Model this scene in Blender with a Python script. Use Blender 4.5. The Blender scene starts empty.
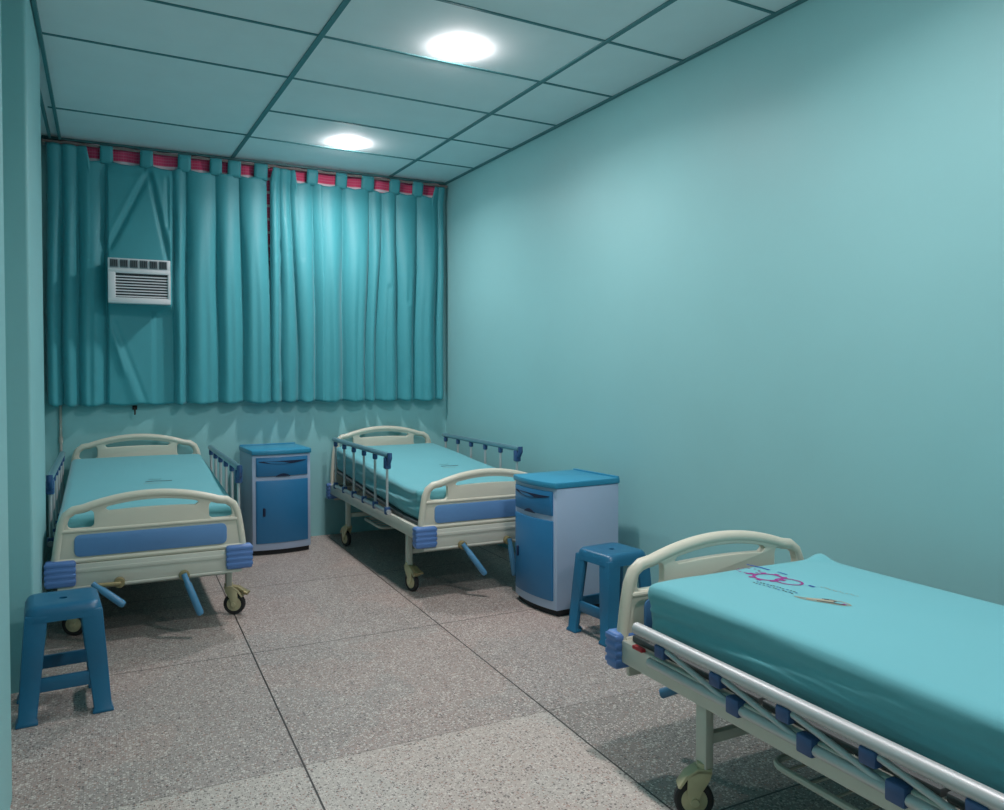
import bpy, bmesh, math, random
from mathutils import Vector, Matrix, noise, geometry

random.seed(7)
scene = bpy.context.scene
COL = scene.collection
PI = math.pi

# ------------------------------------------------------------------ materials
def lin(c):
    return tuple(((v / 255) / 12.92 if v / 255 <= 0.04045 else ((v / 255 + 0.055) / 1.055) ** 2.4) for v in c)

def mat(name, rgb, rough=0.5, metal=0.0, spec=0.5, bump=0.0, bscale=60.0, var=0.0, vscale=3.0, sheen=0.0, coat=0.0):
    m = bpy.data.materials.new(name)
    m.use_nodes = True
    nt = m.node_tree
    b = nt.nodes['Principled BSDF']
    c = lin(rgb)
    b.inputs['Base Color'].default_value = (*c, 1)
    b.inputs['Roughness'].default_value = rough
    b.inputs['Metallic'].default_value = metal
    b.inputs['Specular IOR Level'].default_value = spec
    if sheen:
        b.inputs['Sheen Weight'].default_value = sheen
        b.inputs['Sheen Roughness'].default_value = 0.4
    if coat:
        b.inputs['Coat Weight'].default_value = coat
    tc = nt.nodes.new('ShaderNodeTexCoord')
    if var:
        n = nt.nodes.new('ShaderNodeTexNoise')
        n.inputs['Scale'].default_value = vscale
        n.inputs['Detail'].default_value = 4
        nt.links.new(tc.outputs['Object'], n.inputs['Vector'])
        r = nt.nodes.new('ShaderNodeValToRGB')
        r.color_ramp.elements[0].position = 0.3
        r.color_ramp.elements[1].position = 0.7
        r.color_ramp.elements[0].color = (*[x * (1 - var) for x in c], 1)
        r.color_ramp.elements[1].color = (*[min(1, x * (1 + var)) for x in c], 1)
        nt.links.new(n.outputs['Fac'], r.inputs['Fac'])
        nt.links.new(r.outputs['Color'], b.inputs['Base Color'])
    if bump:
        n = nt.nodes.new('ShaderNodeTexNoise')
        n.inputs['Scale'].default_value = bscale
        n.inputs['Detail'].default_value = 3
        nt.links.new(tc.outputs['Object'], n.inputs['Vector'])
        bp = nt.nodes.new('ShaderNodeBump')
        bp.inputs['Strength'].default_value = bump
        bp.inputs['Distance'].default_value = 0.01
        nt.links.new(n.outputs['Fac'], bp.inputs['Height'])
        nt.links.new(bp.outputs['Normal'], b.inputs['Normal'])
    return m

def emit(name, rgb, strength):
    m = bpy.data.materials.new(name)
    m.use_nodes = True
    nt = m.node_tree
    nt.nodes.clear()
    e = nt.nodes.new('ShaderNodeEmission')
    e.inputs['Color'].default_value = (*rgb, 1)
    e.inputs['Strength'].default_value = strength
    o = nt.nodes.new('ShaderNodeOutputMaterial')
    nt.links.new(e.outputs[0], o.inputs[0])
    return m

M = dict(
    wall=mat('teal_wall_paint', (137, 190, 192), 0.5, spec=0.4, bump=0.03, bscale=35, var=0.02, vscale=2),
    ceil=mat('ceiling_panel', (228, 234, 235), 0.8, bump=0.04, bscale=90, var=0.02, vscale=5),
    tbar=mat('teal_grid_paint', (70, 122, 126), 0.5),
    cream=mat('cream_abs_plastic', (200, 197, 180), 0.38, var=0.02),
    blue=mat('periwinkle_plastic', (84, 122, 178), 0.42, var=0.03, vscale=8),
    inset=mat('blue_inset_panel', (94, 138, 186), 0.4, var=0.03),
    steel=mat('painted_steel', (190, 192, 180), 0.42, var=0.03, vscale=6),
    deck=mat('bed_deck_steel', (70, 76, 76), 0.6),
    alu=mat('aluminium_tube', (186, 190, 190), 0.42, metal=0.35),
    railtop=mat('anodised_rail_tube', (108, 146, 158), 0.3, metal=0.4),
    navy=mat('navy_plastic_clamp', (46, 80, 124), 0.45),
    crank=mat('crank_blue_plastic', (76, 132, 168), 0.4),
    dark=mat('dark_rubber', (38, 38, 40), 0.7),
    brass=mat('worn_yellow_metal', (150, 138, 100), 0.45, metal=0.4),
    castor=mat('castor_cream_plastic', (186, 178, 142), 0.5, var=0.08, vscale=30),
    red=mat('red_tag', (176, 36, 44), 0.5),
    sheet=mat('teal_bed_sheet', (104, 172, 180), 0.8, spec=0.2, bump=0.05, bscale=240, sheen=0.2),
    curtain=mat('teal_satin_curtain', (66, 149, 158), 0.52, spec=0.4, bump=0.03, bscale=120, sheen=0.25),
    lilac=mat('lilac_grey_plastic', (164, 182, 206), 0.4, var=0.02),
    cabblue=mat('blue_cabinet_plastic', (38, 112, 158), 0.38, var=0.03),
    cabtop=mat('blue_cabinet_lid', (48, 136, 170), 0.33, var=0.03),
    cabdark=mat('dark_blue_recess', (10, 30, 64), 0.5),
    stool=mat('blue_stool_plastic', (28, 96, 130), 0.36, var=0.03, bump=0.02, bscale=80),
    acwhite=mat('aircon_white_plastic', (216, 216, 218), 0.45),
    acdark=mat('aircon_dark_grille', (46, 50, 54), 0.55),
    acgrey=mat('aircon_grey_plastic', (120, 132, 138), 0.5),
    pipe=mat('beige_conduit', (160, 158, 150), 0.5),
    rust=mat('rusty_iron', (62, 44, 38), 0.8),
    rim=mat('lamp_rim_white', (235, 238, 240), 0.4),
    inkpink=mat('print_ink_magenta', (136, 44, 122), 0.8),
    inkblue=mat('print_ink_blue', (30, 70, 150), 0.8),
    inkdark=mat('print_ink_dark', (40, 44, 48), 0.8),
    inkgrey=mat('print_ink_sand', (150, 148, 130), 0.8),
    rodmetal=mat('dull_rod_metal', (128, 112, 108), 0.5),
    plinth=mat('black_plinth', (24, 26, 30), 0.6),
)
LAMP = (1.0, .915, .925)
M['lamp'] = emit('lamp_diffuser', LAMP, 150)

def striped_red():
    m = mat('red_striped_cloth', (200, 54, 92), 0.8, spec=0.2)
    nt = m.node_tree
    b = nt.nodes['Principled BSDF']
    tc = nt.nodes.new('ShaderNodeTexCoord')
    sp = nt.nodes.new('ShaderNodeSeparateXYZ')
    nt.links.new(tc.outputs['Object'], sp.inputs[0])
    def mth(op, a, v=None):
        n = nt.nodes.new('ShaderNodeMath'); n.operation = op
        if isinstance(a, (int, float)): n.inputs[0].default_value = a
        else: nt.links.new(a, n.inputs[0])
        if v is not None:
            if isinstance(v, (int, float)): n.inputs[1].default_value = v
            else: nt.links.new(v, n.inputs[1])
        return n.outputs[0]
    z = mth('ADD', sp.outputs['Z'], -2.718)
    f = mth('FRACT', mth('DIVIDE', z, 0.100))
    wide = mth('LESS_THAN', f, 0.20)
    f2 = mth('FRACT', mth('DIVIDE', z, 0.0207))
    thin = mth('MULTIPLY', mth('LESS_THAN', f2, 0.25), 0.16)
    # faint vertical weave
    g = mth('FRACT', mth('DIVIDE', sp.outputs['X'], 0.016))
    vert = mth('MULTIPLY', mth('LESS_THAN', g, 0.3), 0.08)
    s = mth('MAXIMUM', mth('MAXIMUM', wide, thin), vert)
    mx = nt.nodes.new('ShaderNodeMix'); mx.data_type = 'RGBA'
    mx.inputs['A'].default_value = (*lin((216, 66, 108)), 1)
    mx.inputs['B'].default_value = (*lin((236, 214, 222)), 1)
    nt.links.new(s, mx.inputs['Factor'])
    nt.links.new(mx.outputs['Result'], b.inputs['Base Color'])
    return m
M['redcloth'] = striped_red()

def terrazzo():
    m = bpy.data.materials.new('terrazzo')
    m.use_nodes = True
    nt = m.node_tree
    b = nt.nodes['Principled BSDF']
    N = nt.nodes.new
    def mth(op, a, v=None, c=None):
        n = N('ShaderNodeMath'); n.operation = op
        for i, q in enumerate((a, v, c)):
            if q is None: continue
            if isinstance(q, (int, float)): n.inputs[i].default_value = q
            else: nt.links.new(q, n.inputs[i])
        return n.outputs[0]
    def mix(f, a, c, blend='MIX'):
        n = N('ShaderNodeMix'); n.data_type = 'RGBA'; n.blend_type = blend
        if isinstance(f, (int, float)): n.inputs['Factor'].default_value = f
        else: nt.links.new(f, n.inputs['Factor'])
        for k, q in (('A', a), ('B', c)):
            if isinstance(q, tuple): n.inputs[k].default_value = (*q, 1)
            else: nt.links.new(q, n.inputs[k])
        return n.outputs['Result']
    tc = N('ShaderNodeTexCoord')
    sp = N('ShaderNodeSeparateXYZ')
    nt.links.new(tc.outputs['Object'], sp.inputs[0])
    X, Y = sp.outputs['X'], sp.outputs['Y']
    xr = mth('SUBTRACT', X, mth('MULTIPLY', mth('SUBTRACT', Y, 3.3), 0.0175))
    # base tint with slow clouding
    n1 = N('ShaderNodeTexNoise'); n1.inputs['Scale'].default_value = 2.2; n1.inputs['Detail'].default_value = 5
    nt.links.new(tc.outputs['Object'], n1.inputs['Vector'])
    base = mix(n1.outputs['Fac'], lin((138, 130, 124)), lin((164, 156, 150)))
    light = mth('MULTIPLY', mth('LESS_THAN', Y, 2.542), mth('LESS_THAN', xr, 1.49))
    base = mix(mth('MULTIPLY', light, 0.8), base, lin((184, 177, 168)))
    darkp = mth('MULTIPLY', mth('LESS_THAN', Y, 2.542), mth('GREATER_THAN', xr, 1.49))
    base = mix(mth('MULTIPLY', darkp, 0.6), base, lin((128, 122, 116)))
    # pinkish margins on some slabs
    n3 = N('ShaderNodeTexNoise'); n3.inputs['Scale'].default_value = 1.3
    nt.links.new(tc.outputs['Object'], n3.inputs['Vector'])
    pk = mth('MULTIPLY', mth('GREATER_THAN', n3.outputs['Fac'], 0.52), 0.18)
    base = mix(pk, base, lin((176, 146, 134)))
    # chips: pale and dark
    def chips(scale, lo, colr, amt, seed):
        v = N('ShaderNodeTexVoronoi'); v.inputs['Scale'].default_value = scale
        mp = N('ShaderNodeMapping'); mp.inputs['Location'].default_value = (seed, seed * 1.7, 0)
        nt.links.new(tc.outputs['Object'], mp.inputs['Vector'])
        nt.links.new(mp.outputs['Vector'], v.inputs['Vector'])
        s2 = N('ShaderNodeSeparateColor'); nt.links.new(v.outputs['Color'], s2.inputs[0])
        near = mth('LESS_THAN', v.outputs['Distance'], 0.42)
        pick = mth('GREATER_THAN', s2.outputs[0], lo)
        return mth('MULTIPLY', mth('MULTIPLY', near, pick), amt), colr
    for sc_, lo, colr, amt, seed in ((150, .62, lin((214, 208, 200)), .75, 1.3), (170, .70, lin((84, 78, 76)), .8, 4.1),
                                     (85, .80, lin((206, 200, 190)), .7, 7.7), (95, .86, lin((70, 66, 66)), .75, 9.2),
                                     (120, .84, lin((150, 112, 100)), .7, 12.5)):
        f, c = chips(sc_, lo, colr, amt, seed)
        base = mix(f, base, c)
    # joints
    jl = None
    for x0 in (0.578, 1.492, 2.40):
        d = mth('LESS_THAN', mth('ABSOLUTE', mth('SUBTRACT', xr, x0)), 0.0032)
        jl = d if jl is None else mth('MAXIMUM', jl, d)
    for y0, w, a in ((4.80, .0035, .8), (3.674, .0035, .8), (2.542, .0030, .35), (1.73, .0035, .9), (0.6, .0035, .8)):
        d = mth('MULTIPLY', mth('LESS_THAN', mth('ABSOLUTE', mth('SUBTRACT', Y, y0)), w), a)
        jl = mth('MAXIMUM', jl, d)
    base = mix(jl, base, lin((44, 40, 38)))
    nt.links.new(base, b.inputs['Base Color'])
    b.inputs['Roughness'].default_value = 0.45
    b.inputs['Specular IOR Level'].default_value = 0.35
    return m
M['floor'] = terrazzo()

# ------------------------------------------------------------------ mesh helpers
def obj(name, bm, m, parent=None, smooth=False, angle=None):
    me = bpy.data.meshes.new(name)
    bmesh.ops.recalc_face_normals(bm, faces=bm.faces)
    bm.to_mesh(me); bm.free()
    for x in (m if isinstance(m, (list, tuple)) else [m]):
        me.materials.append(x)
    if smooth or angle:
        for p in me.polygons: p.use_smooth = True
    if angle:
        me.set_sharp_from_angle(angle=math.radians(angle))
    o = bpy.data.objects.new(name, me)
    COL.objects.link(o)
    if parent is not None: o.parent = parent
    return o

def thing(name, label, cat, loc=(0, 0, 0), rz=0.0, group=None):
    o = bpy.data.objects.new(name, None)
    o.empty_display_size = 0.05
    COL.objects.link(o)
    o.location = loc; o.rotation_euler = (0, 0, rz)
    return tag(o, label, cat, group)

def tag(o, label, cat, group=None):
    o['label'] = label; o['category'] = cat
    if group: o['group'] = group
    return o

def struct(name, bm, m, **k):
    o = obj(name, bm, m, **k); o['kind'] = 'structure'; return o

def box(bm, x0, x1, y0, y1, z0, z1, bev=0.0, seg=2, mi=0):
    t = bmesh.new()
    bmesh.ops.create_cube(t, size=1)
    for v in t.verts:
        v.co = Vector(((x0 + x1) / 2 + v.co.x * (x1 - x0), (y0 + y1) / 2 + v.co.y * (y1 - y0), (z0 + z1) / 2 + v.co.z * (z1 - z0)))
    if bev:
        bmesh.ops.bevel(t, geom=t.edges[:], offset=bev, segments=seg, affect='EDGES', profile=0.5)
    return merge(bm, t, mi)

def merge(bm, t, mi=0, mx=None):
    mp = {}
    for v in t.verts:
        mp[v] = bm.verts.new(mx @ v.co if mx else v.co)
    for f in t.faces:
        try:
            g = bm.faces.new([mp[v] for v in f.verts]); g.material_index = mi; g.smooth = f.smooth
        except ValueError:
            pass
    t.free()
    return bm

def tube(bm, pts, r, n=12, caps=True, mi=0):
    pts = [Vector(p) for p in pts]
    rs = r if isinstance(r, (list, tuple)) else [r] * len(pts)
    rings = []
    d0 = (pts[1] - pts[0]).normalized()
    a = Vector((0, 0, 1)) if abs(d0.z) < 0.9 else Vector((1, 0, 0))
    u = d0.cross(a).normalized()
    for i, p in enumerate(pts):
        if i == 0: d = pts[1] - pts[0]
        elif i == len(pts) - 1: d = pts[-1] - pts[-2]
        else: d = (pts[i + 1] - pts[i]).normalized() + (pts[i] - pts[i - 1]).normalized()
        d.normalize()
        u = (u - d * u.dot(d)).normalized()
        w = d.cross(u)
        rings.append([bm.verts.new(p + (u * math.cos(2 * PI * k / n) + w * math.sin(2 * PI * k / n)) * rs[i]) for k in range(n)])
    for a_, b_ in zip(rings, rings[1:]):
        for k in range(n):
            f = bm.faces.new((a_[k], a_[(k + 1) % n], b_[(k + 1) % n], b_[k])); f.material_index = mi
    if caps:
        for q in (rings[0][::-1], rings[-1]):
            f = bm.faces.new(q); f.material_index = mi
    return bm

def lathe(bm, prof, axis='Z', org=(0, 0, 0), n=32, mi=0):
    """prof = [(radius, along axis)]"""
    org = Vector(org)
    def P(r, h, a):
        c, s = r * math.cos(a), r * math.sin(a)
        return org + {'Z': Vector((c, s, h)), 'X': Vector((h, c, s)), 'Y': Vector((c, h, s))}[axis]
    rings = []
    for r, h in prof:
        if r < 1e-6: rings.append([bm.verts.new(P(0, h, 0))])
        else: rings.append([bm.verts.new(P(r, h, 2 * PI * k / n)) for k in range(n)])
    for a, b in zip(rings, rings[1:]):
        for k in range(n):
            A = a if len(a) == 1 else [a[k], a[(k + 1) % n]]
            B = b if len(b) == 1 else [b[(k + 1) % n], b[k]]
            vs = A + B
            if len(vs) >= 3:
                f = bm.faces.new(vs); f.material_index = mi
    return bm

def prism(bm, poly, h0, h1, plane='XY', bev=0.0, mi=0):
    """poly = 2D outline; extruded from h0 to h1 along the third axis"""
    t = bmesh.new()
    def P(a, b, h):
        return {'XY': (a, b, h), 'XZ': (a, h, b), 'YZ': (h, a, b)}[plane]
    lo = [t.verts.new(P(a, b, h0)) for a, b in poly]
    hi = [t.verts.new(P(a, b, h1)) for a, b in poly]
    n = len(poly)
    t.faces.new(lo[::-1]); t.faces.new(hi)
    for k in range(n): t.faces.new((lo[k], lo[(k + 1) % n], hi[(k + 1) % n], hi[k]))
    bmesh.ops.recalc_face_normals(t, faces=t.faces)
    if bev:
        es = [e for e in t.edges if e.calc_face_angle(0) > 0.5]
        bmesh.ops.bevel(t, geom=es, offset=bev, segments=2, affect='EDGES', profile=0.5)
    return merge(bm, t, mi)

def rounded(poly, rads, n=6):
    """round the corners of a polygon"""
    out = []
    N = len(poly)
    for i in range(N):
        p, a, b = Vector(poly[i]), Vector(poly[i - 1]), Vector(poly[(i + 1) % N])
        r = rads[i] if isinstance(rads, (list, tuple)) else rads
        if r <= 0: out.append(tuple(p)); continue
        da, db = (a - p).normalized(), (b - p).normalized()
        ang = da.angle(db)
        if ang > PI - 0.03: out.append(tuple(p)); continue
        t = min(r / math.tan(ang / 2), (a - p).length * .48, (b - p).length * .48)
        s, e = p + da * t, p + db * t
        for k in range(n + 1):
            q = k / n
            out.append(tuple((1 - q) ** 2 * s + 2 * q * (1 - q) * p + q * q * e))
    return out

def plate(outline, holes, thick, bev):
    """a flat board in XZ with holes and eased rims, centred on y = 0"""
    pts, edges = [], []
    for poly in [outline] + holes:
        b = len(pts); n = len(poly)
        pts += [Vector((a, c)) for a, c in poly]
        edges += [(b + k, b + (k + 1) % n) for k in range(n)]
    vs, _, fs = geometry.delaunay_2d_cdt(pts, edges, [], 1, 1e-6)[:3]
    def inside(q, poly):
        r = False
        for (xa, ya), (xb, yb) in zip(poly, poly[1:] + poly[:1]):
            if (ya > q[1]) != (yb > q[1]) and q[0] < (xb - xa) * (q[1] - ya) / (yb - ya) + xa: r = not r
        return r
    def keep(f):
        q = (sum(vs[k].x for k in f) / len(f), sum(vs[k].y for k in f) / len(f))
        return inside(q, outline) and not any(inside(q, h) for h in holes)
    fs = [f for f in fs if keep(f)]
    bm = bmesh.new()
    f0 = [bm.verts.new((v.x, -thick / 2, v.y)) for v in vs]
    f1 = [bm.verts.new((v.x, thick / 2, v.y)) for v in vs]
    cnt = {}
    for f in fs:
        bm.faces.new([f0[k] for k in f]); bm.faces.new([f1[k] for k in reversed(f)])
        for a, b in zip(f, list(f[1:]) + [f[0]]):
            cnt[(min(a, b), max(a, b))] = cnt.get((min(a, b), max(a, b)), 0) + 1
    rim = [e for e, c in cnt.items() if c == 1]
    for a, b in rim: bm.faces.new((f0[a], f0[b], f1[b], f1[a]))
    bmesh.ops.recalc_face_normals(bm, faces=bm.faces)
    bmesh.ops.dissolve_limit(bm, angle_limit=.002, verts=bm.verts, edges=[e for e in bm.edges if len(e.link_faces) == 2 and e.calc_face_angle(9) < .001])
    es = [e for e in bm.edges if len(e.link_faces) == 2 and e.calc_face_angle(0) > 1.3 and abs(e.verts[0].co.y - e.verts[1].co.y) < 1e-5]
    bmesh.ops.bevel(bm, geom=es, offset=bev, segments=3, affect='EDGES', profile=.5, clamp_overlap=True)
    return bm

# ------------------------------------------------------------------ room
H = 2.855
YB = 6.10
YN = -1.9
def rw(y): return 2.559 + 0.0272 * (6.07 - y)      # the long wall runs slightly askew

bm = bmesh.new(); box(bm, -0.75, 2.95, YN - .15, YB + .15, -0.1, 0.0); struct('floor', bm, M['floor'])
bm = bmesh.new(); box(bm, -0.75, 2.95, YB, YB + .15, 0, H + .1); struct('wall_back', bm, M['wall'])
bm = bmesh.new(); box(bm, -0.75, 2.95, YN - .15, YN, 0, H + .1); struct('wall_front', bm, M['wall'])
bm = bmesh.new(); prism(bm, [(rw(YN), YN), (2.95, YN), (2.95, YB), (rw(YB), YB)], 0, H + .1); struct('wall_right', bm, M['wall'])
plan = [(-.75, YN), (-.262, YN), (-.262, 2.76), (-.50, 2.76), (-.50, 3.64), (-.264, 3.64), (-.264, 4.40), (-.365, 4.40), (-.365, YB), (-.75, YB)]
plan = rounded(plan, [0, 0, .02, 0, 0, .014, .01, 0, 0, 0], 5)
bm = bmesh.new(); prism(bm, plan, 0, H + .1); struct('wall_left', bm, M['wall'], angle=25)
bm = bmesh.new(); box(bm, -0.75, 2.95, YN - .15, YB + .15, H, H + .1); struct('ceiling', bm, M['ceil'])

# ceiling grid: two long runners, cross tees, wall angles
SL = -0.0285
def gx(x0, y): return x0 + SL * (y - 4.3)
bm = bmesh.new()
def bar(p, q, w, z0, z1):
    p, q = Vector((*p, 0)), Vector((*q, 0))
    d = (q - p).normalized(); s = Vector((-d.y, d.x, 0)) * w / 2
    t = bmesh.new()
    vs = [p + s, q + s, q - s, p - s]
    lo = [t.verts.new((v.x, v.y, z0)) for v in vs]; hi = [t.verts.new((v.x, v.y, z1)) for v in vs]
    t.faces.new(lo); t.faces.new(hi[::-1])
    for k in range(4): t.faces.new((lo[k], hi[k], hi[(k + 1) % 4], lo[(k + 1) % 4]))
    merge(bm, t)
for x0, w in ((.900, .026), (2.112, .024)):
    bar((gx(x0, YN), YN), (gx(x0, 6.06), 6.06), w, H - .007, H + .002)
def cross(xa, xb, y0, w=.015):
    bar((gx(xa, y0), y0 + .035 * (xa - .9)), (gx(xb, y0), y0 + .035 * (xb - .9)), w, H - .005, H + .002)
ROW = .594
for k in range(-9, 4):
    y0 = 3.69 + ROW * k
    if y0 > 5.9 or y0 < YN: continue
    if k != 2: cross(-.255, .9, y0 + (.0 if k != 3 else -.03))
    cross(.9, 2.112, y0)
    cross(2.112, 2.60, y0)
bar((rw(YN) - .011, YN), (rw(6.06) - .011, 6.06), .022, H - .01, H + .002)
bar((-.36, 6.085), (2.56, 6.085), .03, H - .014, H + .002)
struct('trim_1', bm, M['tbar'])
bm = bmesh.new()
bar((-.245, YN), (-.254, 6.06), .016, H - .026, H + .002)
bar((-.312, 4.40), (-.312, 6.09), .016, H - .026, H + .002)
struct('trim_2', bm, M['tbar'])

# ------------------------------------------------------------------ ceiling lamps
def ceiling_lamp(x, y, label):
    t = thing('ceiling_light', label, 'ceiling light', (x, y, H), 0, 'round panel lamps on the ceiling')
    bm = bmesh.new()
    lathe(bm, [(.068, -.0005), (.080, -.0005), (.0795, -.003), (.076, -.0045), (.068, -.004), (.068, -.0005)], n=48)
    obj('rim', bm, M['rim'], t, angle=40)
    bm = bmesh.new()
    lathe(bm, [(.074, -.005), (.074, -.012), (.071, -.021), (.064, -.026), (.0, -.026)], n=48)
    obj('diffuser', bm, M['lamp'], t, smooth=True)
    la = bpy.data.lights.new('ceiling_light_source', 'AREA')
    la.shape = 'DISK'; la.size = .122; la.energy = 15.5; la.color = LAMP; la.spread = math.radians(155)
    lo = bpy.data.objects.new('ceiling_light_source', la); COL.objects.link(lo)
    lo.parent = t; lo.location = (0, 0, -.0265)
ceiling_lamp(1.56, 3.53, 'lit round ceiling lamp, the larger one, nearer the middle of the room')
ceiling_lamp(1.51, 5.32, 'lit round ceiling lamp close to the curtain')
ceiling_lamp(1.60, 1.70, 'lit round ceiling lamp above the bed with the pink printed sheet')
ceiling_lamp(1.64, -0.10, 'lit round ceiling lamp at the end away from the curtain')

# ------------------------------------------------------------------ hospital beds
def arch(halfw, base, rise, n=28, inset=0.0):
    """points of the arched top from +x to -x"""
    pts = []
    for k in range(n + 1):
        x = halfw - 2 * halfw * k / n
        pts.append((x, base + rise * (1 - abs(x / halfw) ** 2.2)))
    return pts

def bed_board(top, zb, name, parent):
    """moulded end board: arched tube rim, two grip holes, a long slot, a blue inset"""
    s = top - .717                                   # the head board stands higher on the same pattern
    out = [(.405, zb), (.430, zb + .012)]
    left = [(.428, .432 + s * .6), (.415, .53 + s), (.402, .60 + s)]
    sh = [(.385, .637 + s), (.352, .660 + s)]
    ar = [(x, .666 + s + .051 * (1 - abs(x / .31) ** 2.0)) for x in [.31 - .62 * k / 24 for k in range(25)]]
    half = out + left + sh
    outline = half + ar + [(-x, z) for x, z in reversed(half)]
    def hole(pts, r): return rounded(pts, r, 6)
    hl = hole([(-.368, .556 + s), (-.252, .556 + s), (-.252, .644 + s), (-.352, .616 + s)], .024)
    hr = [(-x, z) for x, z in reversed(hl)]
    slot = []
    for k in range(17):
        x = -.195 + .39 * k / 16
        slot.append((x, .650 + s + .022 * (1 - (x / .195) ** 2)))
    slot = slot + [(.205, .640 + s), (.190, .628 + s)] + [(.19 - .38 * k / 10, .628 + s + .006 * (1 - ((.19 - .38 * k / 10) / .19) ** 2)) for k in range(1, 10)] + [(-.190, .628 + s), (-.205, .640 + s)]
    bm = plate([(x * .957, z - .0205 if z > .5 + s else z) for x, z in outline], [hl, hr, slot], .030, .007)
    # raised tubular rim along the sides and the arch, and two ribs around the inset
    rim = [(x * .957, 0, z - .0205) for x, z in (half[1:] + ar + [(-x, z) for x, z in reversed(half[1:])])]
    tube(bm, rim, .0205, 14)
    for sgn in (-1, 1):
        tube(bm, [(-.385, sgn * .012, .545 + s * .93), (.385, sgn * .012, .545 + s * .93)], .010, 10)
        tube(bm, [(-.41, sgn * .012, zb + .012), (.41, sgn * .012, zb + .012)], .013, 10)
    o = obj(name, bm, M['cream'], parent, angle=35)
    bm = bmesh.new()
    i0, i1 = .425 + s * .3, .527 + s * .93
    poly = rounded([(-.335, i0), (.335, i0), (.335, i1), (-.335, i1)], .03, 5)
    prism(bm, poly, -.022, .022, 'XZ', bev=.003)
    obj('inset_panel', bm, M['inset'], o, angle=35)['label'] = 'blue inset panel'
    return o

def bumper(parent, x, y, sx, sy, up=0.0):
    """ribbed corner block, wraps the corner"""
    bm = bmesh.new()
    z0, z1 = .294 + up, .414 + up
    w = .125
    xa, xb = (x - w, x) if sx > 0 else (x, x + w)
    ya, yb = (y - .06, y) if sy > 0 else (y, y + .06)
    box(bm, xa, xb, ya, yb, z0, z1, .012, 3)
    for k in range(4):
        z = z0 + .016 + k * .026
        box(bm, xa - .0015, xb + .0015, ya - .0015, yb + .0015, z, z + .018, .004, 2)
    obj('corner_bumper', bm, M['blue'], parent, angle=35)

def caster(parent, x, y, turn, brake=True, zl=.15):
    """fork housing > wheel, pedal"""
    R = Matrix.Translation((x, y, 0)) @ Matrix.Rotation(turn, 4, 'Z')
    r, off = .056, .03
    bm = bmesh.new()
    t = bmesh.new()
    # hood over the wheel
    hood = [(-.020, .150), (.022, .150), (.050, .126), (.052, .075), (.040, .046), (.022, .046), (.010, .085), (-.012, .120)]
    for sgn in (-1, 1):
        prism(t, rounded(hood, .008, 3), sgn * .015, sgn * .024, 'XZ', bev=.002)
    prism(t, [(-.018, .152), (.024, .152), (.056, .130), (.078, .095), (.070, .093), (.050, .122), (.02, .138), (-.018, .138)], -.024, .024, 'XZ', bev=.002)
    lathe(t, [(.0, .138), (.022, .138), (.022, .165), (.014, .168), (.014, zl + .03), (0, zl + .03)], n=20)
    merge(bm, t, 0, R)
    f = obj('caster', bm, M['castor'], parent, angle=35)
    bm = bmesh.new(); t = bmesh.new()
    lathe(t, [(r * .66, -.012), (r * .9, -.013), (r, -.008), (r, .008), (r * .9, .013), (r * .66, .012), (r * .66, -.012)], 'Y', (off, 0, r), 36)
    merge(bm, t, 0, R)
    obj('tyre', bm, M['dark'], f, angle=40)['label'] = 'dark rubber tyre'
    bm = bmesh.new(); t = bmesh.new()
    lathe(t, [(0, -.027), (.011, -.027), (.014, -.016), (r * .66, -.0125), (r * .66, .0125), (.014, .016), (.011, .027), (0, .027)], 'Y', (off, 0, r), 28)
    merge(bm, t, 0, R)
    obj('hub', bm, M['castor'], f, angle=40)
    if brake:
        bm = bmesh.new(); t = bmesh.new()
        prism(t, rounded([(.01, .150), (.06, .142), (.098, .118), (.094, .108), (.055, .128), (.01, .138)], .004, 3), -.020, .020, 'XZ', bev=.003)
        prism(t, rounded([(.086, .122), (.112, .112), (.108, .100), (.084, .108)], .004, 3), -.028, .028, 'XZ', bev=.003)
        merge(bm, t, 0, R @ Matrix.Translation((-.005, 0, .006)))
        obj('brake_pedal', bm, M['brass'], f, angle=35)

def crank(parent, x, arm, swing, lean, ln=.20):
    """fold-out crank at the foot: shaft with its socket, short arm, grip"""
    bm = bmesh.new()
    z = .293
    lathe(bm, [(0, -.030), (.022, -.030), (.024, -.022), (.024, .0), (.014, .004), (.012, .06), (0, .06)], 'Y', (x, -.034, z), 20)
    p = Vector((x + arm, -.072, z + .004 * (arm != 0)))
    tube(bm, [(x, -.05, z), (x, -.072, z), p] if arm else [(x, -.05, z), (x, -.078, z)], .010, 12)
    o = obj('crank', bm, M['brass'], parent, angle=35)
    d = Vector((math.sin(swing) * math.cos(lean), -math.sin(lean), -math.cos(swing) * math.cos(lean)))
    bm = bmesh.new()
    q = p + d * ln
    tube(bm, [p - d * .014, p + d * .03, p + d * .04, q - d * .012, q], [.013, .013, .0165, .0175, .012], 14)
    obj('grip', bm, M['crank'], o, angle=35)['label'] = 'blue crank grip'

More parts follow.
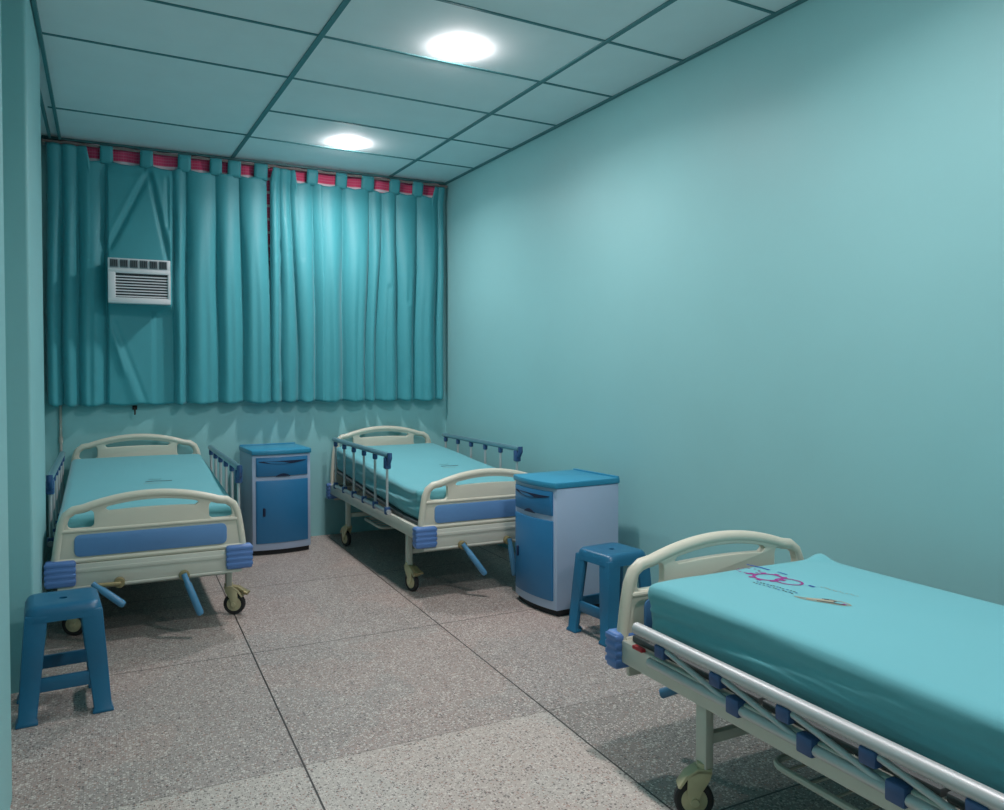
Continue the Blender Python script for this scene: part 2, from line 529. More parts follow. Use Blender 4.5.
def side_rail(parent, s, up, y0, y1, zt=.772):
    """folding guard: top bar, lower bar, six posts with clamps. s = side, raised or folded"""
    X = s * (.450 if up else .440)
    ys = [y0 + .02 + (y1 - y0 - .05) * k / 5 for k in range(6)]
    sh = 0.0 if up else .31
    if not up: zt = .470
    zl = .425 if up else .388
    bm = bmesh.new()
    tube(bm, [(X, y0 - .02, zl), (X, y1 + .02 + (0 if up else .32), zl)], .014, 12)
    lo = obj('side_rail', bm, M['alu'], parent, angle=40)
    bm = bmesh.new()
    if up: tube(bm, [(X, y0 - .015, zt), (X, y1 + .015, zt)], .0165, 14)
    else: tube(bm, [(X - s * .006, y0 + sh - .10, zt), (X - s * .006, y1 + sh + .105, zt)], .019, 14)
    obj('top_bar', bm, M['railtop'] if up else M['alu'], lo, angle=40)
    def clamp(*a, n='clamp'):
        bm = bmesh.new(); box(bm, *a); obj(n, bm, M['navy'], lo, angle=35)
    for k, y in enumerate(ys):
        bm = bmesh.new()
        yt, zz = (y, zt) if up else (y + sh, zt - .02)
        tube(bm, [(X, y, zl), (X, yt, zz)], .0085, 10)
        obj('post', bm, M['alu'], lo, angle=40)
        w = .016 if up else .024
        clamp(X - .016, X + .016, y - w, y + w, zl - .018, zl + .028, .005)
        if not up:
            clamp(X - .014, X + .016, yt - .022, yt + .022, zz - .030, zz + .008, .005)
        elif k:
            clamp(X - .0135, X + .0135, y - .015, y + .015, zt - .050, zt - .012, .006)
        else:
            bm = bmesh.new()
            box(bm, X - .019, X + .019, y - .024, y + .020, zt - .085, zt - .012, .007)
            tube(bm, [(X, y + .006, zt - .06), (X, y - .030, zt - .045), (X, y - .052, zt - .015), (X, y - .048, zt + .016)], .015, 12)
            obj('latch_grip', bm, M['navy'], lo, angle=35)

def bed(label, loc, rz, top_foot, top_head, leg_foot, leg_head, rails, cranks, turns, lift=0.0, lx=.40, up=0.0, bx=.455):
    t = thing('hospital_bed', label, 'hospital bed', loc, rz, 'hospital beds on casters')
    L = 1.90
    # frame
    bm = bmesh.new()
    for s in (-1, 1):
        box(bm, min(s * .40, s * .436), max(s * .40, s * .436), .0, L, .335, .408, .005)
    for y in (.02, .55, 1.05, 1.5, L - .05):
        box(bm, -.41, .41, y, y + .03, .345, .395, .004)
    box(bm, -.405, .405, -.030, .012, .282, .394, .004)          # pressed end beam under the foot board
    box(bm, -.405, .405, -.033, -.028, .352, .372, .002)
    box(bm, -.405, .405, -.034, .02, .278, .290, .003)
    box(bm, -.405, .405, L - .012, L + .006, .282, .392, .004)
    obj('frame', bm, M['steel'], t, angle=35)
    bm = bmesh.new()
    # four sprung sections; the back rest may be cranked up a little
    for ya, yb in ((.04, .295), (.30, .80), (.81, 1.30), (1.31, L - .04)):
        t2 = bmesh.new(); box(t2, -.415, .415, ya, yb, .408, .430, .006)
        for v in t2.verts: v.co.z += lift * max(0, (v.co.y - .30) / (L - .30))
        merge(bm, t2)
    obj('deck', bm, M['deck'], t, angle=35)
    # under-bed tray
    bm = bmesh.new()
    poly = rounded([(-.33, .95), (.30, .95), (.30, 1.35), (-.33, 1.35)], .05, 5)
    tube(bm, [(x, y, .225) for x, y in poly] + [(poly[0][0], poly[0][1], .225)], .010, 8)
    for k in range(5):
        y = 1.0 + .075 * k
        tube(bm, [(-.33, y, .222), (.30, y, .222)], .004, 6)
    for x in (-.2, .2):
        for y in (.95, 1.35): tube(bm, [(x, y, .225), (x, y, .34)], .006, 8)
    obj('tray', bm, M['steel'], t, angle=40)
    # legs + stretchers
    for i, (y, n) in enumerate(((leg_foot, 0), (L - leg_head, 1))):
        for s in (-1, 1):
            bm = bmesh.new()
            box(bm, s * lx - .015, s * lx + .015, y - .022, y + .022, .150, .345, .004)
            lg = obj('leg', bm, M['steel'], t, angle=35)
            caster(t, s * lx, y, turns[i * 2 + (0 if s < 0 else 1)], brake=(i == 0))
        bm = bmesh.new()
        box(bm, -.39, .39, y - .012, y + .012, .215, .245, .003)
        obj('stretcher', bm, M['steel'], t, angle=35)
    f = bed_board(top_foot, .395, 'footboard', t); 
    f.location = (0, -.002, 0)
    h = bed_board(top_head, .395, 'headboard', t); h.location = (0, L + .002, 0)
    for sx in (-1, 1):
        bumper(t, sx * bx, -.045, sx, -1, up)
        bumper(t, sx * bx, L + .045, sx, 1, up)
    for c in cranks: crank(t, *c)
    for r_ in rails: side_rail(t, *r_)
    return t

R = math.radians
b1 = bed('hospital bed by the left wall with footboard behind the blue stool, guards raised', (.2, 4.12, 0), 0, .717, .85, .21, .37,
         [(-1, True, .36, 1.66, .755), (1, True, .36, 1.66, .755)], [(-.15, -.10, R(52), R(20), .16), (.134, 0, R(20), R(14), .20)], [R(-25), R(-25), R(60), R(40)], .10, .372)
b2 = bed('hospital bed between the two bedside cabinets, headboard under the right half of the curtain', (1.985, 4.12, 0), 0, .717, .85, .21, .40,
         [(-1, True, .45, 1.70), (1, True, .45, 1.72)], [(-.175, 0, R(32), R(20), .20), (.115, 0, R(4), R(10), .20)], [R(-74), R(-60), R(106), R(40)], .10, .405)
# the near bed is turned round: its lower board faces the curtain
b3 = bed('nearest hospital bed along the right wall with its side guard folded down', (1.926, 2.095 - 1.9, 0), 0, .84, .722, .2, .375,
         [(-1, False, .145, 1.395), (1, False, .145, 1.395)], [], [R(200), R(60), R(150), R(130)], 0.0, .405, .018, .460)
next(c for c in b3.children if c.name.startswith('headboard')).location.x = -.012
# lever under the far end, red latch on the frame
bm = bmesh.new()
tube(bm, [(-.20, 1.84, .235), (-.245, 1.92, .185)], [.015, .017], 14)
o = obj('release_lever', bm, M['crank'], b3, angle=35)
bm = bmesh.new(); tube(bm, [(-.135, 1.80, .235), (-.175, 1.85, .235), (-.215, 1.87, .225)], .016, 12); tube(bm, [(-.14, 1.80, .235), (-.14, 1.80, .35)], .008, 10)
obj('lever_joint', bm, M['dark'], b3, angle=35)
bm = bmesh.new(); box(bm, -.452, -.434, 1.76, 1.81, .408, .420, .003)
obj('latch', bm, M['red'], b3, angle=35)['label'] = 'red latch'

# ------------------------------------------------------------------ mattresses in fitted sheets
def emblem(bm, X, Y, z, worn=False):
    """printed line work: two linked rings with teeth, rows of tiny marks, a slim leaf-like swoosh.
       X(u, v), Y(u, v) map print coordinates (metres) to the mattress top"""
    def P(u, v): 
        x, y = X(u, v), Y(u, v)
        return Vector((x, y, z(x, y) + .0012))
    def strip(pts, w, mi, closed=False):
        n = len(pts); L_ = []
        for i in range(n):
            a = Vector(pts[i - 1] if (i or closed) else pts[0]); c = Vector(pts[(i + 1) % n] if (i < n - 1 or closed) else pts[-1])
            d = (c - a); d = d.normalized() if d.length > 1e-9 else Vector((1, 0))
            nn = Vector((-d.y, d.x)) * w / 2
            p = Vector(pts[i])
            L_.append((bm.verts.new(P(*(p + nn))), bm.verts.new(P(*(p - nn)))))
        rng = range(n if closed else n - 1)
        for i in rng:
            a, b_ = L_[i], L_[(i + 1) % n]
            f = bm.faces.new((a[0], a[1], b_[1], b_[0])); f.material_index = mi
    def ring(cu, cv, r, w, mi, ru=1.0):
        strip([(cu + ru * r * math.cos(2 * PI * k / 28), cv + r * math.sin(2 * PI * k / 28)) for k in range(28)], w, mi, True)
    if worn:                                             # only a few dark strokes are left
        strip([(.02, .0), (.10, .012), (.20, .004), (.26, .012)], .018, 2)
        strip([(.05, .09), (.12, .075), (.17, .08)], .008, 2)
        strip([(.00, -.07), (.09, -.06), (.16, -.075)], .007, 3)
        return
    ring(.135, .0, .042, .010, 0)
    ring(.205, .012, .034, .008, 0, 1.2)
    for k in range(8):
        a = 2 * PI * k / 8 + .2
        strip([(.135 + .044 * math.cos(a), .044 * math.sin(a)), (.135 + .058 * math.cos(a), .058 * math.sin(a))], .016, 0)
    strip([(.085, -.01), (.065, -.02)], .014, 0)
    for k in range(11):                                  # a thin ring of tiny marks left of the rings
        a = 2 * PI * k / 11
        cu, cv = .045 + .034 * math.cos(a), .012 + .034 * math.sin(a)
        strip([(cu - .004, cv), (cu + .004, cv + .003)], .006, 0)
    strip([(-.02, .075), (.03, .082), (.07, .080)], .010, 1)
    strip([(.10, .083), (.14, .080)], .007, 1)
    strip([(.262, .03), (.285, .028)], .010, 1)
    rr = random.Random(3)
    for k in range(26):
        u = .16 + .012 * (k % 13) + rr.uniform(-.002, .002); v = -.075 - .018 * (k // 13) + rr.uniform(-.003, .003) + .0
        strip([(u, v), (u + .006, v + rr.uniform(-.004, .004))], .006, 2 if k % 3 else 1)
    for k in range(12):
        u = .29 + .011 * k; v = .045 + rr.uniform(-.006, .006)
        strip([(u, v), (u + .006, v + rr.uniform(-.003, .003))], .004, 3)
    def T(pts):
        return [(.33 + (u - .20) * .62, v - .03 + .16 * (u - .20)) for u, v in pts]
    sw = [(.20, -.085), (.26, -.072), (.31, -.048), (.36, -.040), (.405, -.052), (.43, -.066), (.415, -.080), (.36, -.082), (.30, -.090), (.24, -.092)]
    strip(T(sw), .006, 3, True)
    strip(T([(.25, -.080), (.30, -.066), (.35, -.058)]), .018, 3)
    strip(T([(.295, -.058), (.325, -.050), (.352, -.052)]), .022, 2)
    strip(T([(.30, -.083), (.36, -.072), (.41, -.070)]), .006, 2)
    strip(T([(.39, -.062), (.412, -.070)]), .010, 0)

def mattress(label, x, y0, L, W, z0, z1, emb, seed, corner=None, lift=0.0, worn=True):
    r = .032
    nx, ny, nz = 40, 90, 30
    bm = bmesh.new()
    hx, hy, hz = W / 2, L / 2, (z1 - z0) / 2
    cx, cy, cz = x, y0 + L / 2, (z0 + z1) / 2
    def top(px, py):
        n = noise.noise(Vector((px * 2.2 + seed, py * 1.6, .3))) * .006 + noise.noise(Vector((px * 6 + seed, py * 4, 1.7))) * .002
        return z1 + n + lift * max(0, (py - y0 - .26) / (L - .26))
    def rise(py): return lift * max(0, (py - y0 - .26) / (L - .26))
    vmap = {}
    def V(i, j, k):
        key = (i, j, k)
        if key in vmap: return vmap[key]
        px, py, pz = (-1 + 2 * i / nx) * hx, (-1 + 2 * j / ny) * hy, (-1 + 2 * k / nz) * hz
        rr = r
        ix, iy, iz = max(-hx + rr, min(hx - rr, px)), max(-hy + rr, min(hy - rr, py)), max(-hz + rr, min(hz - rr, pz))
        d = Vector((px - ix, py - iy, pz - iz))
        if d.length > 1e-9:
            # keep the grid dense round the rim
            d.normalize(); q = Vector((ix, iy, iz)) + d * rr
        else: q = Vector((px, py, pz))
        wx, wy = cx + q.x, cy + q.y
        up = (q.z + hz) / (2 * hz)
        if up > .6:
            q.z += (top(wx, wy) - z1 - rise(wy)) * min(1, (up - .6) / .3)
        side = max(0, 1 - abs(up - .45) / .5)
        if abs(q.x) > hx - .02 or abs(q.y) > hy - .02:
            al = wy if abs(q.x) > hx - .02 else wx
            wr = noise.noise(Vector((al * .9 + seed, q.z * 30 + al * 3.0, seed))) * .017 + noise.noise(Vector((al * 2 + seed * 2, q.z * 62 - al * 3, 2))) * .005 - .004
            n2 = Vector((q.x if abs(q.x) > hx - .02 else 0, q.y if abs(q.y) > hy - .02 else 0, 0))
            if n2.length: 
                n2.normalize(); q += n2 * min(wr, .014 if n2.x < -.5 and not worn else .006) * side
                q -= n2 * .022 * max(0, .45 - up)       # sheet tucks under
        if corner:
            for sx, sy, dx, dy, dz in corner:
                e = Vector((q.x - sx * (hx - .03), q.y - sy * (hy - .02), q.z - (hz - .03)))
                w = math.exp(-(e.length / .045) ** 2)
                q += Vector((dx, dy, dz)) * w
        v = bm.verts.new((cx + q.x, cy + q.y, cz + q.z + rise(cy + q.y))); vmap[key] = v
        return v
    def face(a, b_, c, d):
        try: bm.faces.new((a, b_, c, d))
        except ValueError: pass
    for i in range(nx):
        for j in range(ny):
            for k in (0, nz): face(V(i, j, k), V(i + 1, j, k), V(i + 1, j + 1, k), V(i, j + 1, k))
    for i in range(nx):
        for k in range(nz):
            for j in (0, ny): face(V(i, j, k), V(i + 1, j, k), V(i + 1, j, k + 1), V(i, j, k + 1))
    for j in range(ny):
        for k in range(nz):
            for i in (0, nx): face(V(i, j, k), V(i, j + 1, k), V(i, j + 1, k + 1), V(i, j, k + 1))
    o = obj('mattress', bm, M['sheet'], None, smooth=True)
    tag(o, label, 'mattress', 'mattresses in teal fitted sheets')
    bm = bmesh.new()
    emblem(bm, emb[0], emb[1], top, worn)
    e = obj('printed_emblem', bm, [M['inkpink'], M['inkblue'], M['inkdark'], M['inkgrey']], o)
    e['label'] = 'worn dark printed marks' if worn else 'magenta, blue and dark printed emblem'
    return o

ZD = .433
mattress('mattress in teal sheet on the bed by the left wall', .2, 4.165, 1.81, .82, ZD, .604,
         (lambda u, v: .19 + u * .6, lambda u, v: 4.98 + v * .8), 2.1, None, .098)
mattress('mattress in teal sheet on the bed between the two bedside cabinets', 1.985, 4.165, 1.81, .82, ZD, .606,
         (lambda u, v: 2.02 + u * .55, lambda u, v: 4.93 + v * .8), 5.4, [(-1, -1, -.01, -.01, .012)], .098)
mattress('mattress in teal sheet with magenta printed rings, on the nearest bed', 1.938, .26, 1.765, .785, ZD, .608,
         (lambda u, v: 1.908 + v + .11 * u, lambda u, v: 2.012 - u), 8.8, [(-1, 1, -.012, .004, -.004), (1, 1, .005, .0, .026)], 0.0, False)

# ------------------------------------------------------------------ bedside cabinets
def bow(x, w=.205, d=.03): return -d * (1 - (x / w) ** 2)
def bow_panel(bm, x0, x1, z0, z1, yf, thick, bev=.004, n=18):
    """panel that follows the bowed front; yf = base plane"""
    f = [(x0 + (x1 - x0) * k / n, yf + bow(x0 + (x1 - x0) * k / n)) for k in range(n + 1)]
    poly = [(a, b - thick) for a, b in f] + [(a, b + .006) for a, b in reversed(f)]
    prism(bm, poly, z0, z1, 'XY', bev=bev)

def cabinet(label, loc, rz, tall=1.0):
    t = thing('bedside_cabinet', label, 'bedside cabinet', loc, rz, 'blue and lilac bedside cabinets')
    W, D = .205, .205
    n = 20
    fr = [(-W + 2 * W * k / n, -D + bow(-W + 2 * W * k / n)) for k in range(n + 1)]
    bm = bmesh.new()
    prism(bm, fr + [(W, D), (-W, D)], .032, .672, 'XY', bev=.006)
    obj('body', bm, M['lilac'], t, angle=35)['label'] = 'lilac grey body'
    bm = bmesh.new()
    ft = [((-W - .005) + 2 * (W + .005) * k / n, -D - .012 + bow((-W - .005) + 2 * (W + .005) * k / n, W + .005, .032)) for k in range(n + 1)]
    prism(bm, ft + [(W + .005, D + .005), (-W - .005, D + .005)], .672, .704, 'XY', bev=.006)
    # shallow raised rim on the lid
    prism(bm, [(-W, D - .01), (W, D - .01), (W, D + .004), (-W, D + .004)], .700, .712, 'XY', bev=.004)
    obj('lid', bm, M['cabtop'], t, angle=35)['label'] = 'blue lid'
    bm = bmesh.new()
    fp = [(a * .96, b + .02) for a, b in fr]
    prism(bm, fp + [(W * .96, D - .01), (-W * .96, D - .01)], 0, .032, 'XY')
    obj('plinth', bm, M['plinth'], t, angle=35)['label'] = 'black plinth'
    bm = bmesh.new(); bow_panel(bm, -.180, .180, .528, .655, -D, .010)
    dr = obj('drawer', bm, M['cabblue'], t, angle=35)
    # finger slot arc under the upper edge, grip notch at the lower edge
    bm = bmesh.new()
    q = [(-.165 + .33 * k / 16) for k in range(17)]
    up = [(x, .630 - .000) for x in q]
    lo = [(x, .626 - .018 * (1 - (x / .165) ** 2)) for x in reversed(q)]
    t2 = bmesh.new(); prism(t2, up + lo, -.002, .004, 'XZ')
    for v in t2.verts: v.co.y += -D - .010 + bow(v.co.x)
    merge(bm, t2)
    q = [(-.05 + .10 * k / 10) for k in range(11)]
    t2 = bmesh.new(); prism(t2, [(x, .528 + .017 * (1 - (x / .05) ** 2)) for x in q] + [(.05, .526), (-.05, .526)], -.002, .004, 'XZ')
    for v in t2.verts: v.co.y += -D - .010 + bow(v.co.x)
    merge(bm, t2)
    obj('drawer_pull', bm, M['cabdark'], dr, angle=35)['label'] = 'dark finger slot'
    bm = bmesh.new(); bow_panel(bm, -.182, .182, .080, .500, -D, .009)
    do = obj('door', bm, M['cabblue'], t, angle=35)
    bm = bmesh.new()
    t2 = bmesh.new(); prism(t2, rounded([(-.138, .262), (-.122, .262), (-.122, .318), (-.138, .318)], .007, 4), -.010, .003, 'XZ', bev=.002)
    for v in t2.verts: v.co.y += -D - .009 + bow(v.co.x)
    merge(bm, t2)
    obj('door_handle', bm, M['cabdark'], do, angle=35)
    if tall != 1:
        for p in [c for c in t.children] + [dr.children[0], do.children[0]]:
            for v in p.data.vertices: v.co.z *= tall
    return t
cabinet('blue bedside cabinet under the curtain, between the two far beds', (1.095, 5.83, 0), R(3), 1.045)
cabinet('blue bedside cabinet against the bare wall, beside a stool and in front of a bed', (2.278, 3.71, 0), R(-90 + 4))

# ------------------------------------------------------------------ plastic stools
def stool(label, loc, rz):
    t = thing('plastic_stool', label, 'stool', loc, rz, 'blue moulded plastic stools')
    h = .418
    bm = bmesh.new()
    def sq(a, r): return rounded([(-a, -a), (a, -a), (a, a), (-a, a)], r, 6)
    # crowned seat with a shallow apron
    rings = [(.130, .038, h - .056), (.126, .038, h - .030), (.121, .040, h - .012), (.112, .038, h - .003), (.094, .034, h), (.06, .025, h - .003), (.014, .0139, h - .004)]
    prev = None
    for a, r, z in rings:
        pts = sq(a, r); cur = [bm.verts.new((x, y, z)) for x, y in pts]
        if prev:
            for k in range(len(cur)): bm.faces.new((prev[k], prev[(k + 1) % len(cur)], cur[(k + 1) % len(cur)], cur[k]))
        prev = cur
    hole = [bm.verts.new((v.co.x, v.co.y, h - .022)) for v in prev]
    for k in range(len(hole)): bm.faces.new((prev[k], prev[(k + 1) % len(hole)], hole[(k + 1) % len(hole)], hole[k]))
    inner = None
    first = [v for v in bm.verts][:len(hole)]
    inn = [bm.verts.new((v.co.x * .93, v.co.y * .93, v.co.z + .0)) for v in first]
    for k in range(len(inn)): bm.faces.new((first[(k + 1) % len(inn)], first[k], inn[k], inn[(k + 1) % len(inn)]))
    inn2 = [bm.verts.new((v.co.x * .90, v.co.y * .90, h - .02)) for v in first]
    for k in range(len(inn)): bm.faces.new((inn[(k + 1) % len(inn)], inn[k], inn2[k], inn2[(k + 1) % len(inn)]))
    bm.faces.new(inn2)
    obj('seat', bm, M['stool'], t, angle=35)
    def legc(z): return .087 + (.124 - .087) * (1 - z / h)       # leg centre offset
    for sx in (-1, 1):
        for sy in (-1, 1):
            bm = bmesh.new()
            prev = None
            for z, w in ((h - .030, .074), (.20, .068), (.02, .060), (.012, .070), (0, .072)):
                c = legc(z)
                # angle-shaped section open towards the middle
                th = .018
                o_ = w / 2
                sec = [(o_, o_), (-o_, o_), (-o_, o_ - th), (o_ - th, o_ - th), (o_ - th, -o_), (o_, -o_)]
                if z < .015: sec = [(o_, o_), (-o_, o_), (-o_, -o_ * .2), (-o_ * .2, -o_ * .2), (-o_ * .2, -o_), (o_, -o_)]
                cur = [bm.verts.new((sx * (c + a), sy * (c + b_), z)) for a, b_ in sec]
                if prev:
                    for k in range(6): bm.faces.new((prev[k], prev[(k + 1) % 6], cur[(k + 1) % 6], cur[k]))
                else: bm.faces.new(cur)
                prev = cur
            bm.faces.new(prev[::-1])
            bmesh.ops.recalc_face_normals(bm, faces=bm.faces)
            es = [e for e in bm.edges if len(e.link_faces) == 2 and e.calc_face_angle(0) > .9]
            bmesh.ops.bevel(bm, geom=es, offset=.004, segments=2, affect='EDGES', profile=.5)
            obj('leg', bm, M['stool'], t, angle=35)
    for k in range(4):
        bm = bmesh.new()
        z = .135
        c = legc(z) + .016
        box(bm, -c + .012, c - .012, -c - .012, -c + .006, z - .026, z + .026, .005)
        bmesh.ops.transform(bm, matrix=Matrix.Rotation(k * PI / 2, 4, 'Z'), verts=bm.verts)
        obj('stretcher', bm, M['stool'], t, angle=35)
    return t
stool('blue plastic stool in front of the left bed and the wall pillar', (-.152, 3.43, 0), R(4))
stool('blue plastic stool between a bedside cabinet and the nearest bed', (2.205, 3.165, 0), R(6))

# ------------------------------------------------------------------ air conditioner
t = thing('air_conditioner', 'small window air conditioner poking through the teal curtain', 'air conditioner', (.2165, 5.86, 1.7425), 0)
w, hh = .193, .303
bm = bmesh.new()
box(bm, -w + .006, w - .006, .035, .235, .006, hh - .006, .004)
# front frame of four bars round the grille, and the control strip bed
box(bm, -w, w, .0, .05, .0, .040, .006); box(bm, -w, w, .0, .05, hh - .100, hh - .072, .005)
box(bm, -w, -w + .046, .0, .05, .03, hh - .09, .005); box(bm, w - .018, w, .0, .05, .03, hh - .09, .004)
box(bm, -w, w, .008, .05, hh - .076, hh, .005)
obj('housing', bm, M['acwhite'], t, angle=35)
bm = bmesh.new(); box(bm, -w + .044, w - .016, .022, .045, .038, hh - .098, 0)
g = obj('air_grille', bm, M['acdark'], t)
g['label'] = 'dark grille with white louvres'
bm = bmesh.new(); b3 = bmesh.new(); b3.from_mesh(g.data)
for k in range(8):
    z = .046 + k * .0190
    b4 = bmesh.new(); box(b4, -w + .045, w - .017, .006, .026, z, z + .0075, .002)
    for v in b4.verts: v.co.z += (v.co.y - .016) * .25
    merge(b3, b4, 1)
b3.to_mesh(g.data); b3.free(); bm.free(); g.data.materials.append(M['acwhite'])
bm = bmesh.new()
for k in range(6):
    x0 = -w + .012 + k * .0605
    box(bm, x0, x0 + .052, .003, .02, hh - .064, hh - .008, .003)
v_ = obj('air_outlet', bm, M['acgrey'], t, angle=35)
b3 = bmesh.new(); b3.from_mesh(v_.data)
for k in range(6):
    x0 = -w + .012 + k * .0605
    for q in range(4):
        box(b3, x0 + .004 + q * .0115, x0 + .011 + q * .0115, .000, .006, hh - .058, hh - .014, 0, mi=1)
b3.to_mesh(v_.data); b3.free(); v_.data.materials.append(M['acdark'])
v_['label'] = 'grey outlet strip with dark slots'

# ------------------------------------------------------------------ curtains
ZT, ZBOT, YV = 2.722, 1.052, 6.058
def smooth(a, b_, x):
    t_ = max(0, min(1, (x - a) / (b_ - a))); return t_ * t_ * (3 - 2 * t_)

def curtain(label, vt, vb, amps, tabs, clumps, flat=None, seed=0):
    """vt / vb = fold valleys along the top and along the hem; amps = depth of each fold;
       tabs = (centre, width); clumps = stretches where the tabs bunch and the cloth reaches the rod"""
    nz = 90
    n = int((vb[-1] - vb[0]) / .005)
    bm = bmesh.new()
    grid = []
    nv = len(vt)
    for j in range(nz + 1):
        s = j / nz                                     # 0 top, 1 hem
        val = [a + (b_ - a) * smooth(.08, .75, s) + (.010 * noise.noise(Vector((q * 1.7 + seed, s * 2.6, 4.2))) * smooth(.05, .3, s) if 0 < q < nv - 1 else 0) for q, (a, b_) in enumerate(zip(vt, vb))]
        row = []
        for i in range(n + 1):
            x = val[0] + (val[-1] - val[0]) * i / n
            k = 0
            while k < nv - 2 and x > val[k + 1]: k += 1
            w = val[k + 1] - val[k]
            tt = max(0, min(1, (x - val[k]) / w))
            A = min(amps[k] * 1.15, w * .75)
            tq = tt ** (.80 if x < 1.5 else 1.2)
            prof = math.sin(PI * tq) ** ((.85 if x < 1.1 else .6) + .18 * math.sin(k * 2.7 + seed))
            # a shallow dent on broad folds
            if w > .15: prof -= .22 * smooth(.1, .8, s) * math.exp(-((tt - .5 - .1 * math.sin(k * 2.1 + seed)) / .13) ** 2)
            grow = .40 + .60 * smooth(0, .5, s)
            y = YV - A * grow * prof
            y += .004 * noise.noise(Vector((x * 9 + seed, s * 1.8, seed))) + .0035 * noise.noise(Vector((x * 16, s * 14, seed + 3))) * smooth(.72, 1, s)
            up = max([smooth(a - .012, a + .012, x) * (1 - smooth(b_ - .012, b_ + .012, x)) for a, b_ in clumps] + [0])
            near = min(abs(x - c) - wd / 2 for c, wd in tabs)
            zt = ZT - .012 * max(0, min(1, near / .05)) + (2.812 - ZT) * up
            if up: y -= .03 * up * (1 - smooth(0, .08, s)) * (1 if y > YV - .03 else .2)
            zb = ZBOT + .012 * noise.noise(Vector((x * 4.1, 2.0, seed))) + .005 * math.cos(PI * tt * 2)
            z = zt + (zb - zt) * s
            if not flat: y -= .022 * (1 - smooth(1.14, 1.22, x))
            if flat: x, y, z = flat(x, y, z, s)
            row.append(bm.verts.new((x, min(y, YV + .004), z)))
        grid.append(row)
    for a, b_ in zip(grid, grid[1:]):
        for i in range(n):
            c = a[i].co.lerp(b_[i + 1].co, .5)
            if flat and .034 < c.x < .400 and 1.755 < c.z < 2.035: continue      # opening for the air conditioner
            bm.faces.new((a[i], a[i + 1], b_[i + 1], b_[i]))
    o = obj('curtain', bm, M['curtain'], None, smooth=True)
    md = o.modifiers.new('thickness', 'SOLIDIFY'); md.thickness = .002; md.offset = 1
    tag(o, label, 'curtain', 'teal tab top curtains')
    for c, wd in tabs:
        bm = bmesh.new()
        path = [(6.044, ZT - .016), (6.036, ZT + .006), (6.022, 2.78), (6.021, 2.812), (6.028, 2.826), (6.038, 2.826), (6.045, 2.812), (6.046, 2.78), (6.050, ZT)]
        L_ = []
        for i, (y, z) in enumerate(path):
            ww = wd / 2 * (1.06 if i in (0, 8) else 1.0)
            L_.append([bm.verts.new((c - ww + 2 * ww * q / 4, y - .003 * math.sin(PI * q / 4), z)) for q in range(5)])
        for a, b_ in zip(L_, L_[1:]):
            for q in range(4): bm.faces.new((a[q], a[q + 1], b_[q + 1], b_[q]))
        tb = obj('tab', bm, M['curtain'], o, smooth=True)
        md = tb.modifiers.new('thickness', 'SOLIDIFY'); md.thickness = .002
    return o

def crease(x, z, p, q, w):
    """falloff with distance to the segment p-q in the curtain plane"""
    a, b_ = Vector(p), Vector(q); v = Vector((x, z))
    t_ = max(0, min(1, (v - a).dot(b_ - a) / (b_ - a).length_squared))
    return math.exp(-((v - a - (b_ - a) * t_).length / w) ** 2)

def flat_left(x, y, z, s):
    # cloth stretched over the air conditioner
    xl, xr = .022, .432
    inn = smooth(xl - .012, xl + .012, x) * (1 - smooth(xr - .012, xr + .016, x))
    below = 1 - smooth(1.68, 1.76, z)
    # above: pulled forward over the unit, creased from the tab down to its corners
    ya = YV - .045 - .018 * (1 - smooth(2.05, 2.5, z))
    ya += .022 * crease(x, z, (.281, 2.66), (.035, 2.13), .020)
    ya -= .005 * crease(x, z, (.255, 2.66), (.01, 2.16), .022)
    ya += .018 * crease(x, z, (.294, 2.66), (.405, 2.06), .017)
    ya -= .007 * crease(x, z, (.325, 2.66), (.425, 2.15), .018)
    ya += .013 * crease(x, z, (.405, 2.64), (.405, 2.30), .016)
    # below: hangs back towards the wall with one long diagonal drape
    yb = YV - .020 - .018 * (1 - smooth(.02, .34, x))
    yb -= .016 * crease(x, z, (.03, 1.62), (.20, 1.08), .045)
    yb += .010 * crease(x, z, (.06, 1.62), (.25, 1.07), .020)
    yb -= .008 * crease(x, z, (.06, 1.50), (.12, 1.28), .016)
    yb += .018 * smooth(.29, .33, x)
    yy = ya + (yb - ya) * below
    k = inn * smooth(.0, .06, s)
    return x, y + (yy - y) * k, z

curtain('left teal curtain panel, the one the air conditioner pokes through',
        [-.332, -.244, -.156, .018, .261, .441, .534, .729, .896, 1.094],
        [-.346, -.250, -.156, .011, .229, .436, .529, .739, .921, 1.130],
        [.05, .06, .06, .06, .05, .06, .07, .065, .07],
        [(.024, .080), (.274, .082), (.520, .086), (.732, .082), (.860, .090), (1.048, .096)], [(-.42, -.087)], flat_left, 1.0)
curtain('right teal curtain panel, whole and falling behind the bed headboard',
        [1.112, 1.183, 1.265, 1.430, 1.671, 1.880, 1.987, 2.104, 2.283, 2.467, 2.522],
        [1.106, 1.190, 1.316, 1.445, 1.660, 1.841, 1.932, 2.107, 2.244, 2.437, 2.513],
        [.05, .06, .065, .075, .075, .05, .07, .065, .07, .04],
        [(1.430, .084), (1.655, .087), (1.867, .098), (2.090, .084), (2.287, .086)], [(1.120, 1.304), (2.418, 2.60)], None, 6.0)

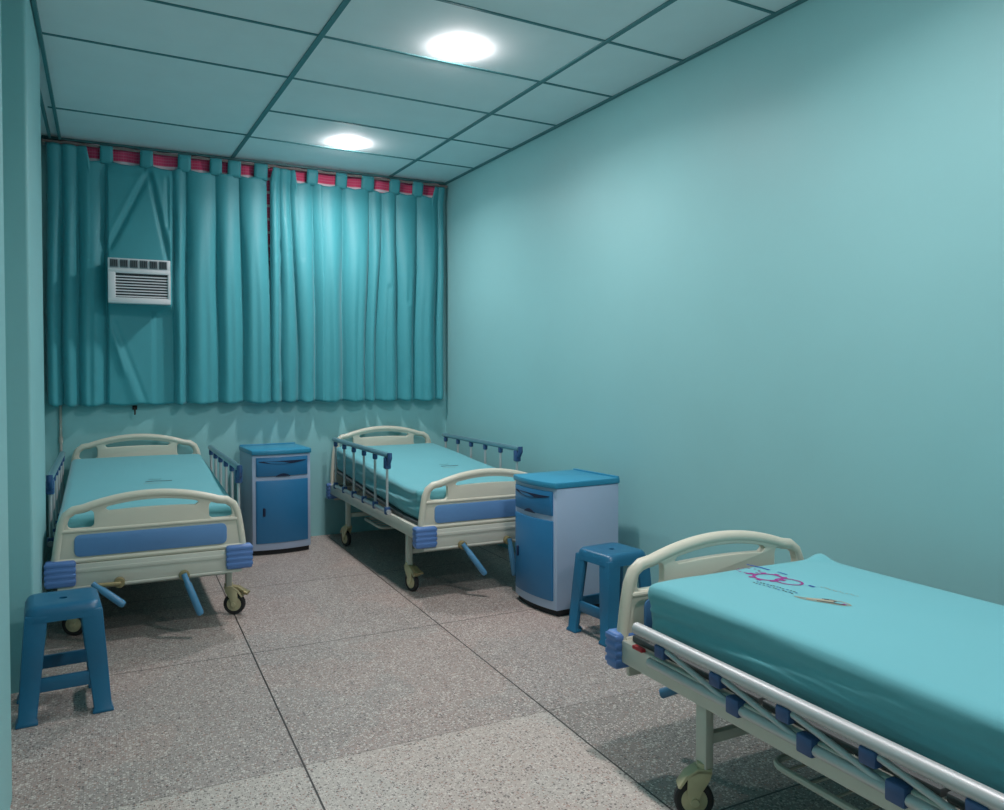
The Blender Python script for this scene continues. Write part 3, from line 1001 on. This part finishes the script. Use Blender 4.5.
# red striped under-curtain on the same wall
bm = bmesh.new()
g = []
for j in range(40):
    z = 2.836 - (2.836 - 1.22) * j / 39
    g.append([bm.verts.new((-.33 + 2.815 * i / 320, 6.078 + .007 * math.sin(i * .33) + .004 * math.sin(i * .11 + 1), z)) for i in range(321)])
for a, b_ in zip(g, g[1:]):
    for i in range(320): bm.faces.new((a[i], a[i + 1], b_[i + 1], b_[i]))
o = obj('under_curtain', bm, M['redcloth'], None, smooth=True)
md = o.modifiers.new('thickness', 'SOLIDIFY'); md.thickness = .002
tag(o, 'red and white striped under-curtain showing between the teal tabs', 'curtain')

t = thing('curtain_rod', 'thin curtain rod along the top of the curtained wall', 'curtain rod', (0, 6.033, 2.814))
bm = bmesh.new(); tube(bm, [(-.358, 0, 0), (2.545, 0, 0)], .009, 12); obj('rod', bm, M['rodmetal'], t, angle=40)
for x in (-.350, 1.105, 2.535):
    bm = bmesh.new(); box(bm, x - .008, x + .008, -.012, .068, -.013, -.009, .001)
    obj('bracket', bm, M['pipe'], t, angle=35)

# ------------------------------------------------------------------ small wall fittings
bm = bmesh.new()
tube(bm, [(-.272, 6.085, .02), (-.272, 6.085, 1.30)], .009, 12)
tube(bm, [(-.272, 6.085, .80), (-.272, 6.085, .84)], .013, 12)
o = obj('wall_conduit', bm, M['pipe'], None, angle=40)
tag(o, 'thin pale conduit running down the corner behind the left bed', 'conduit')
bm = bmesh.new()
tube(bm, [(.184, 6.105, 1.032), (.184, 6.065, 1.032), (.184, 6.05, 1.022), (.184, 6.05, .997), (.184, 6.056, .982)], .006, 10)
box(bm, .168, .200, 6.092, 6.101, 1.014, 1.044, .003)
o = obj('wall_hook', bm, M['rust'], None, angle=40)
tag(o, 'small rusty hook in the wall just below the curtain hem', 'hook')

# ------------------------------------------------------------------ world, camera, view
wd = bpy.data.worlds.new('world'); scene.world = wd; wd.use_nodes = True
wd.node_tree.nodes['Background'].inputs['Color'].default_value = (.02, .025, .03, 1)
wd.node_tree.nodes['Background'].inputs['Strength'].default_value = 0.0

cam = bpy.data.cameras.new('camera'); co = bpy.data.objects.new('camera', cam); COL.objects.link(co)
co.location = (0, 0, 1.28)
cam.sensor_fit = 'HORIZONTAL'; cam.sensor_width = 36; cam.lens = 36 * 784 / 1004
cam.shift_y = -15 / 1004
cam.clip_start = .02
co.rotation_euler = (PI / 2 - math.atan(18 / 784), 0, -R(26.8506))
scene.camera = co

vs = scene.view_settings
scene.display_settings.display_device = 'sRGB'
vs.view_transform = 'Standard'; vs.look = 'None'; vs.gamma = 1; vs.use_curve_mapping = False
vs.exposure = 0.06
scene.cycles.use_denoising = True
scene.cycles.max_bounces = 12
scene.cycles.diffuse_bounces = 8
